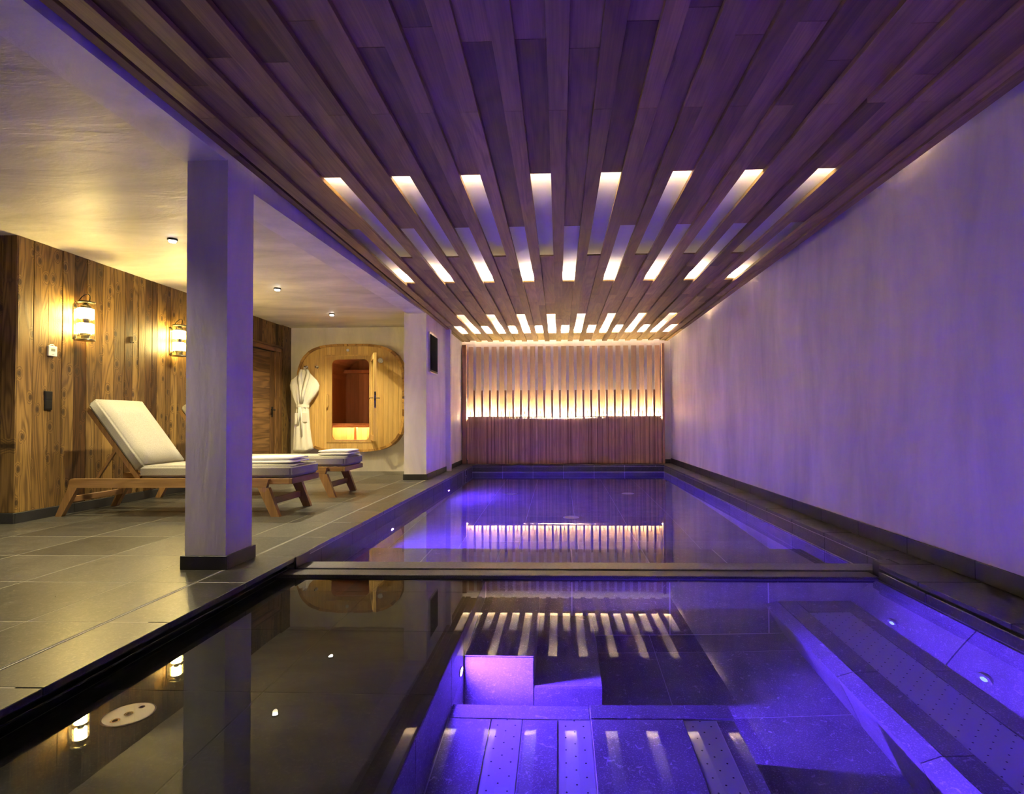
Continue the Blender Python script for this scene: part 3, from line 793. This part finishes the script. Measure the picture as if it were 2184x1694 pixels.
tube('wire', [(XS+.012, 5.09, 1.598), (XS+.012, 5.10, 1.612), (XS+.012, 5.13, 1.615), (XS+.012, 5.145, 1.599)], .004, 'white', t, 6)
t = thing('switch_plate', 'black double switch plate low on the plank wall', 'switch', (XS+.01, 5.09, 1.09))
box('frame', XS+.003, XS+.016, 5.05, 5.13, 1.00, 1.175, 'black', t, .003)
for z in (1.01, 1.093):
    r_ = box('rocker', XS+.015, XS+.019, 5.058, 5.122, z, z+.075, 'black', t, .002)
t = thing('wall_hook', 'small chrome upright hook between the two wall lanterns', 'hook', (XS+.01, 6.1, 1.80))
box('plate', XS+.004, XS+.010, 6.085, 6.12, 1.765, 1.835, 'chrome', t, .002)
box('pin', XS+.010, XS+.035, 6.095, 6.11, 1.765, 1.778, 'chrome', t, .003)

# ------------------------------------------------------------------ downlights
labs = ['recessed ceiling spotlight just left of the column', 'recessed ceiling spotlight between the column and the sauna', 'recessed ceiling spotlight nearest the sauna', 'ceiling spotlight nearest the viewer']
for (x, y), lab in zip(((-3.49, 4.95), (-3.49, 6.85), (-3.49, 8.53), (-3.49, 3.05)), labs):
    t = thing('ceiling_spotlight', lab, 'spotlight', (x, y, ZC))
    lathe('trim_ring', [(.042, 0), (.042, -.014), (.035, -.018), (.033, -.008)], 'Z', (x, y, ZC), 'black', t, 24, caps=False)
    lathe('lens', [(.028, -.030), (.033, -.014), (.033, -.004)], 'Z', (x, y, ZC), 'downglow', t, 20)
    l = bpy.data.lights.new('spotlight_beam', 'SPOT'); l.energy = K_DOWN*6; l.color = C_DOWN; l.spot_size = 2.3; l.spot_blend = .8; l.shadow_soft_size = .03
    lo = bpy.data.objects.new('spotlight_beam', l); COL.objects.link(lo); lo.parent = t; lo.location = (0, 0, -.05)

# ------------------------------------------------------------------ sauna
YF = 9.60
sn = thing('barrel_sauna', 'rounded square cedar sauna front with a glass door set into the lounge wall', 'sauna', (SX, YF, SZ))
def sup(t, a, b, n=3.6):
    c, s = math.cos(t), math.sin(t)
    return (SX+a*math.copysign(abs(c)**(2/n), c), SZ+b*math.copysign(abs(s)**(2/n), s))
def hz(x, a, b, n=3.6):
    q = min(1, abs((x-SX)/a)); return b*(1-q**n)**(1/n)
NS = 60
ts = []
# even arc-length parameters
fine_ = [sup(2*PI*k/1440, SA, SB) for k in range(1441)]
acc = [0]
for k in range(1440): acc.append(acc[-1]+math.dist(fine_[k], fine_[k+1]))
q = 0
for i in range(NS):
    tgt = acc[-1]*i/NS
    while acc[q] < tgt: q += 1
    ts.append(2*PI*q/1440)
ts.append(2*PI)
for i in range(NS):
    a0, a1 = ts[i]+.0012, ts[i+1]-.0012
    o0, o1, i0, i1 = sup(a0, SA, SB), sup(a1, SA, SB), sup(a0, SA-.038, SB-.038), sup(a1, SA-.038, SB-.038)
    mx_, mz_ = (o0[0]+i1[0])/2, (o0[1]+i1[1])/2
    dy_ = random.choice((0, .004, .008))
    prism('stave', [o0, o1, i1, i0], 'Y', YF+dy_, YK+.01, 'stave', sn, loc=(mx_, (YF+YK)/2, mz_))
A2, B2 = SA-.039, SB-.039
WX0, WX1, WZ0, WZ1 = SX-.325, SX+.332, .550, 1.955    # window opening
FX0, FX1, FZ0, FZ1 = SX-.415, SX+.37, .515, 2.01     # door leaf frame
x = SX-A2+.006
brk = [FX0, FX1]
while x < SX+A2-.01:
    wd = random.choice((.075, .085, .095, .11)); x1 = min(x+wd, SX+A2-.004)
    for b_ in brk:
        if x < b_-.004 < x1: x1 = b_
    if abs(x1-x) < .02: x = x1; continue
    xa, xb, xm = x+.0012, x1-.0012, (x+x1)/2
    ha, hm, hb = hz(xa, A2, B2), hz(xm, A2, B2), hz(xb, A2, B2)
    inside = FX0-.001 <= x and x1 <= FX1+.001
    if inside:
        prism('plank', [(xa, FZ1), (xb, FZ1), (xb, SZ+hb), (xm, SZ+hm), (xa, SZ+ha)], 'Y', YF+.02, YF+.05, 'sauna', sn, loc=(xm, YF, 2.1))
        prism('plank', [(xa, SZ-ha), (xm, SZ-hm), (xb, SZ-hb), (xb, FZ0), (xa, FZ0)], 'Y', YF+.02, YF+.05, 'sauna', sn, loc=(xm, YF, .45))
    else:
        prism('plank', [(xa, SZ-ha), (xm, SZ-hm), (xb, SZ-hb), (xb, SZ+hb), (xm, SZ+hm), (xa, SZ+ha)], 'Y', YF+.02, YF+.05, 'sauna', sn, loc=(xm, YF, SZ))
    x = x1
def rrect(x0, x1, z0, z1, r, n=7):
    p = []
    for cx, cz, a0 in ((x1-r, z1-r, 0), (x0+r, z1-r, PI/2), (x0+r, z0+r, PI), (x1-r, z0+r, 1.5*PI)):
        for k in range(n): a = a0+PI/2*k/(n-1); p.append((cx+r*math.cos(a), cz+r*math.sin(a)))
    return p
ring('door_frame', rrect(FX0, FX1, FZ0, FZ1, .004), rrect(WX0, WX1, WZ0, WZ1, .10), 'Y', YF+.012, YF+.052, 'sauna', sn, loc=(SX, YF, SZ))
prism('door_glass', rrect(WX0-.01, WX1+.01, WZ0-.01, WZ1+.01, .10), 'Y', YF+.030, YF+.036, 'tint', sn, loc=(SX, YF, SZ))
box('header_strip', FX0-.03, FX1+.01, YF+.004, YF+.022, FZ1+.002, FZ1+.022, 'sauna', sn, .003)
hd = box('door_handle', SX-.40, SX-.375, YF-.035, YF-.012, 1.12, 1.36, 'sauna', sn, .008)
box('handle_foot', SX-.397, SX-.378, YF-.014, YF+.012, 1.14, 1.16, 'sauna', hd); box('handle_foot', SX-.397, SX-.378, YF-.014, YF+.012, 1.32, 1.34, 'sauna', hd)
# interior
it = multibox('interior_shell', [(SX-.85, SX-.80, YF+.33, YF+1.95, .40, 2.2), (SX+.80, SX+.85, YF+.33, YF+1.95, .40, 2.2),
    (SX-.85, SX+.85, YF+1.93, YF+1.97, .40, 2.2), (SX-.85, SX+.85, YF+.33, YF+1.95, .38, .42), (SX-.85, SX+.85, YF+.33, YF+1.95, 2.15, 2.2)], 'sauna_in', sn, loc=(SX, YF+1, SZ))
x = SX-.80
while x < SX+.79:
    box('back_plank', x+.001, min(x+.09, SX+.8)-.001, YF+1.91, YF+1.93, .42, 2.15, 'sauna_in', it, .002); x += .09
for i in range(10):
    a = PI/2*i/9
    # curved inner corner staves, upper left
    cx, cz, r_ = SX-.80+.42, 2.15-.42, .42
    p0 = (cx-r_*math.cos(a), cz+r_*math.sin(a)); a2 = PI/2*(i+1)/9
    if i < 9:
        p1 = (cx-r_*math.cos(a2), cz+r_*math.sin(a2))
        prism('curved_stave', [p0, p1, (p1[0]-.05, p1[1]+.05), (p0[0]-.05, p0[1]+.05)], 'Y', YF+.34, YF+1.9, 'sauna_in', it, loc=(p0[0], YF+1, p0[1]))
box('shelf_rail', SX-.8, SX+.8, YF+1.70, YF+1.9, 1.86, 1.93, 'sauna_in', it, .004)
box('bench_seat', SX-.8, SX+.8, YF+.90, YF+1.75, .80, .845, 'sauna_in', it, .004)
box('bench_lip', SX-.8, SX+.8, YF+.90, YF+.93, .765, .799, 'sauna_in', it, .003)
x = SX-.8
while x < SX+.79:
    box('under_plank', x+.001, min(x+.1, SX+.8)-.001, YF+1.15, YF+1.17, .42, .80, 'sauna', it, .002); x += .1
box('bench_seat', SX+.30, SX+.8, YF+.5, YF+1.8, 1.18, 1.24, 'sauna_in', it, .004)
box('bench_apron', SX+.30, SX+.8, YF+.5, YF+.53, .95, 1.02, 'sauna_in', it, .004)
for xx in (SX-.28, SX+.05, SX+.34):
    box('bench_post', xx, xx+.05, YF+.95, YF+1.0, .42, .80, 'sauna_in', it, .004)
box('glow_strip', SX-.7, SX+.7, YF+.95, YF+.98, .775, .79, 'led3', it)
box('hidden_fill', SX-.78, SX-.76, YF+.40, YF+.42, .9, 1.9, 'sauna_fill', it)  # unseen strip added behind the door frame to brighten the inner planks
# fittings on the face
t = thing('vent_plug', 'small oval wooden plug above the sauna door', 'vent', (SX+.0, YF, 2.12))
lathe('plug', [(.026, .0195), (.026, .004), (.015, -.004)], 'Y', (SX-.045, YF, 2.115), 'white', t, 18)
t = thing('thermometer', 'round white thermometer on the upper right of the sauna front', 'thermometer', (-3.08, YF, 1.93))
lathe('case', [(.050, .0195), (.050, -.006), (.044, -.012), (.040, -.008)], 'Y', (-3.075, YF, 1.93), 'chrome', t, 24)
lathe('dial', [(.038, -.0085), (.038, -.0125)], 'Y', (-3.075, YF, 1.93), 'white', t, 20)
for xx, lab in ((-4.375, 'round chrome hook on the sauna front holding the bathrobe'), (-4.19, 'round chrome hook on the sauna front with nothing on it')):
    t = thing('robe_hook', lab, 'hook', (xx, YF, 1.82))
    lathe('rose', [(.028, .0195), (.028, .010), (.014, .006)], 'Y', (xx, YF, 1.825), 'chrome', t, 18)
    lathe('knob', [(.010, .008), (.010, -.022), (.020, -.026), (.020, -.036), (.010, -.04)], 'Y', (xx, YF, 1.825), 'chrome', t, 16)
# outer door leaf standing open
lf = thing('sauna_door_leaf', 'narrow wooden door leaf standing open at the right of the sauna glass', 'door', (-3.24, YF, .56))
hx, hy = -3.245, YF-.005
ux, uy = .385, -.923; nx_, ny_ = .923, .385
def leafbox(name, s0, s1, d0, d1, z0, z1, mat):
    p = []
    for z in (z0, z1):
        for s_, d_ in ((s0, d0), (s1, d0), (s1, d1), (s0, d1)):
            p.append((hx+ux*s_+nx_*d_, hy+uy*s_+ny_*d_, z))
    return hexa(name, p, mat, lf, loc=(hx+ux*(s0+s1)/2, hy+uy*(s0+s1)/2, (z0+z1)/2))
leafbox('stile', 0, .07, 0, .042, .56, 1.99, 'sauna'); leafbox('stile', .63, .70, 0, .042, .56, 1.99, 'sauna')
leafbox('rail', .071, .629, 0, .042, 1.90, 1.99, 'sauna'); leafbox('rail', .071, .629, 0, .042, .56, .65, 'sauna')
leafbox('glass', .06, .64, .018, .024, .64, 1.91, 'clear')
leafbox('lock_case', .7005, .703, .008, .034, 1.10, 1.36, 'chrome')
leafbox('lock_mouth', .703, .7045, .012, .030, 1.125, 1.17, 'black'); leafbox('lock_mouth', .703, .7045, .012, .030, 1.215, 1.26, 'black'); leafbox('lock_mouth', .703, .7045, .012, .030, 1.30, 1.345, 'black')
for sgn, d_ in ((-1, 0), (1, .042)):
    px, py = hx+ux*.665+nx_*d_, hy+uy*.665+ny_*d_
    qx, qy = px+sgn*nx_*.055, py+sgn*ny_*.055
    tube('lever', [(px, py, 1.255), (qx, qy, 1.255), (qx-ux*.01, qy-uy*.01, 1.255), (qx-ux*.11, qy-uy*.11, 1.25)], .009, 'chrome', lf, 8)

# ------------------------------------------------------------------ bathrobe
def robe():
    cx, yb = -4.375, YF-.075
    t = thing('bathrobe', 'cream bathrobe with tied belt hanging on the sauna front', 'bathrobe', (cx, yb, 1.82))
    def S(px): return (px-1192)*9.52/1200
    def Zp(py): return .88+(897-py)*9.52/1200
    rows = [  # py, left px, right px, thickness
        (786, 635, 650, .05), (792, 632, 653, .06), (800, 622, 661, .075), (808, 612, 669, .09), (818, 609.5, 674, .11), (828, 611, 673, .12),
        (840, 615, 666, .125), (850, 619, 658, .12), (858, 623, 652, .11), (866, 624.5, 650, .105), (874, 624, 651, .11),
        (890, 622, 652, .125), (910, 620, 653.5, .135), (930, 619, 656, .14), (948, 618.5, 659, .14), (956, 618, 661.5, .14), (961, 618, 652, .135)]
    seg_ = 40; v = []; f = []
    for ri, (py, l, r, th) in enumerate(rows):
        z = Zp(py); xl, xr = S(l), S(r); xc, hw = (xl+xr)/2, (xr-xl)/2
        for k in range(seg_):
            a = 2*PI*k/seg_
            c, s = math.cos(a), math.sin(a)
            fold = 0
            if ri > 3: fold = .010*math.sin(c*11+ri*.25)+.006*math.sin(c*23)
            x = xc+hw*math.copysign(abs(c)**.8, c)
            yy_ = yb-th/2*math.copysign(abs(s)**.7, s)+(fold if s > 0 else 0)*abs(s)
            zz = z-(.012*math.sin(c*6) if ri == len(rows)-1 else 0)
            if ri == 0: zz += .01*abs(c)
            v.append((x, min(yy_, YF-.006), zz))
    for i in range(len(rows)-1):
        for k in range(seg_):
            j = (k+1) % seg_; f.append((i*seg_+k, i*seg_+j, (i+1)*seg_+j, (i+1)*seg_+k))
    f += [tuple(range(seg_)), tuple(range((len(rows)-1)*seg_, len(rows)*seg_))]
    mesh('body', v, f, 'robe', t, smooth=True, loc=(cx, yb, 1.3))
    def strip(name, pts, wd, dy, th=.018):
        vv, ff = [], []
        for i, (px, py) in enumerate(pts):
            x, z = S(px), Zp(py); w_ = wd[i] if isinstance(wd, (list, tuple)) else wd
            yy_ = yb-dy[i] if isinstance(dy, (list, tuple)) else yb-dy
            vv += [(x-w_/2, yy_, z), (x, yy_-th, z), (x+w_/2, yy_, z), (x, yy_+.01, z)]
        n = len(pts)
        for i in range(n-1):
            for k in range(4): ff.append((4*i+k, 4*i+(k+1) % 4, 4*i+4+(k+1) % 4, 4*i+4+k))
        ff += [(0, 1, 2, 3), (4*n-4, 4*n-3, 4*n-2, 4*n-1)]
        mesh(name, vv, ff, 'robe', t, smooth=True, loc=(S(pts[0][0]), yb, Zp(pts[0][1])))
    strip('collar', [(636, 784), (634, 792), (633, 802), (635, 820), (636.5, 840), (637, 858)], [.05, .07, .085, .08, .07, .05], [.03, .04, .05, .062, .066, .06])
    strip('collar', [(648, 784), (651, 792), (650, 802), (646, 820), (641, 840), (639, 858)], [.05, .07, .085, .08, .07, .05], [.03, .04, .055, .067, .071, .064])
    # belt
    vv, ff = [], []
    for i in range(25):
        a = 2*PI*i/24; x = (S(624)+S(651))/2+(S(651)-S(624))/2*1.04*math.cos(a); yy_ = yb-.066*math.sin(a)
        vv += [(x, yy_, Zp(867)), (x, yy_-.006*math.sin(a), Zp(863.5)), (x, yy_, Zp(860))]
    for i in range(24):
        ff += [(3*i, 3*i+1, 3*i+4, 3*i+3), (3*i+1, 3*i+2, 3*i+5, 3*i+4)]
    mesh('belt', vv, ff, 'robe', t, smooth=True, loc=(cx, yb, Zp(863)))
    strip('belt_end', [(634, 866), (633, 885), (631, 905)], .04, .074, .012); strip('belt_end', [(637, 866), (639, 890), (640, 930)], .035, .078, .012)
    for a, b_, c_, d_ in ((624, 632, 879, 903), (641, 651, 877, 898)):
        box('pocket', S(a), S(b_), yb-.076, yb-.05, Zp(d_), Zp(c_), 'robe', t, .006)
    box('hanger_loop', cx-.006, cx+.006, yb-.02, YF-.03, 1.76, 1.82, 'robe', t, .002)
robe()

# ------------------------------------------------------------------ sun loungers
def lounger(label):
    Y0 = 5.13
    t = thing('sun_lounger', label, 'sun lounger', (-3.6, Y0+.35, 0), 'teak loungers facing the pool')
    ya, yb_ = Y0, Y0+.045; yc, yd = Y0+.655, Y0+.70
    for n, (p, q_) in enumerate(((ya, yb_), (yc, yd))):
        # side rail and its two raked legs
        prism('side_rail', [(-4.50, .270), (-2.71, .270), (-2.69, .345), (-2.70, .353), (-4.57, .353), (-4.585, .340), (-4.60, .270)], 'Y', p, q_, 'teak', t, loc=(-3.6, p, .31))
        prism('leg', [(-4.72, .0), (-4.66, .0), (-4.51, .269), (-4.60, .269)], 'Y', p, q_, 'teak_z', t, loc=(-4.6, p, .15))
        prism('leg', [(-2.665, .0), (-2.585, .0), (-2.688, .269), (-2.79, .269)], 'Y', p, q_, 'teak_z', t, loc=(-2.7, p, .15))
    box('stretcher', -2.720, -2.690, yb_, yc, .10, .165, 'teak_y', t, .004)
    box('stretcher', -4.62, -4.585, yb_, yc, .13, .185, 'teak_y', t, .004)
    box('cross_bar', -4.10, -4.05, yb_, yc, .285, .335, 'teak_y', t, .004)
    # slatted seat platform
    pf = box('seat_frame', -4.0, -2.52, yb_+.012, yb_+.04, .295, .352, 'teak', t, .004)
    box('seat_frame', -4.0, -2.52, yc-.04, yc-.012, .295, .352, 'teak', t, .004)
    box('end_rail', -2.52, -2.492, yb_+.012, yc-.012, .297, .352, 'teak_y', t, .004)
    for i in range(14):
        xx = -3.98+i*.105
        box('seat_slat', xx, xx+.06, yb_+.041, yc-.041, .325, .345, 'teak_y', t, .003)
    cushion('seat_cushion', -3.96, -2.50, Y0+.055, Y0+.655, .356, .470, 'cushion', t, .020)
    # back rest, hinged at the seat end
    ang = math.radians(53)
    px, pz = -3.985, .365
    def R(s, d): return (px-math.cos(ang)*s+math.sin(ang)*d*1.0, pz+math.sin(ang)*s+math.cos(ang)*d)
    bc = cushion('back_cushion', -.40, .40, -.30, .30, -.055, .055, 'cushion', t, .020)
    c_ = R(.44, .075)
    bc.location = Vector((c_[0], Y0+.355, c_[1])) - wloc(t)
    bc.rotation_euler = (0, ang, 0)
    for p in (Y0+.075, Y0+.60):
        q4 = [R(-.02, -.03), R(.82, -.03), R(.82, .012), R(-.02, .012)]
        prism('back_frame', q4, 'Y', p, p+.032, 'teak_z', t, loc=(c_[0], p, c_[1]))
    for i in range(6):
        s0 = .08+i*.13
        q4 = [R(s0, -.01), R(s0+.06, -.01), R(s0+.06, .012), R(s0, .012)]
        prism('back_slat', q4, 'Y', Y0+.108, Y0+.599, 'teak_y', t, loc=(q4[0][0], Y0+.3, q4[0][1]))
    for p in (Y0+.115, Y0+.575):
        a = R(.36, -.03)
        d = Vector((-4.42-a[0], 0, .34-a[1])).normalized(); nn = Vector((-d.z, 0, d.x))*.012
        prism('prop', [(a[0]-nn.x, a[1]-nn.z), (a[0]+nn.x, a[1]+nn.z), (-4.42+nn.x, .34+nn.z), (-4.42-nn.x, .34-nn.z)], 'Y', p, p+.02, 'teak_z', t, loc=(-4.3, p, .45))
    return t
l1 = lounger('teak sun lounger with oatmeal cushions nearer the viewer, partly behind the column')
index_children()
l2 = copy_tree(l1, (0, 1.31, 0)); l2['label'] = 'teak sun lounger with oatmeal cushions farther back, towards the sauna'

def towel(x0, x1, y0, y1, z0, h, label):
    t = thing('folded_towel', label, 'towel', ((x0+x1)/2, (y0+y1)/2, z0), 'white towels on the loungers')
    n = 2; g = h/n
    for i in range(n):
        # each fold is a flattened loop, the outer one rounded at the side facing the viewer
        pts = []
        za, zb = z0+i*g+.0008, z0+(i+1)*g-.0008; zm = (za+zb)/2; r = (zb-za)/2
        inset = .006*i
        for k in range(9): a = -PI/2+PI*k/8; pts.append((y1-r-inset+r*math.cos(a), zm+r*math.sin(a)))
        for k in range(9): a = PI/2+PI*k/8; pts.append((y0+r+inset*.6+r*math.cos(a), zm+r*math.sin(a)))
        v = []; f = []; m_ = 12
        for q in range(m_+1):
            x = x0+inset+(x1-x0-2*inset)*q/m_
            e = 1-.5*abs(2*q/m_-1)**10
            for (yy_, zz) in pts:
                v.append((x, yy_+.002*math.sin(9*x), zm+(zz-zm)*e+.002*math.sin(7*x+i)))
        L = len(pts)
        for q in range(m_):
            for k in range(L): j = (k+1) % L; f.append((q*L+k, q*L+j, (q+1)*L+j, (q+1)*L+k))
        f += [tuple(range(L)), tuple(range(m_*L, (m_+1)*L))]
        mesh('fold', v, f, 'towel', t, smooth=True, loc=((x0+x1)/2, (y0+y1)/2, zm))
towel(-3.13, -2.555, 5.33, 5.68, .478, .062, 'white folded towel on the nearer lounger beside the column')
towel(-2.88, -2.50, 6.64, 6.99, .478, .060, 'white folded towel on the farther lounger by the sauna')
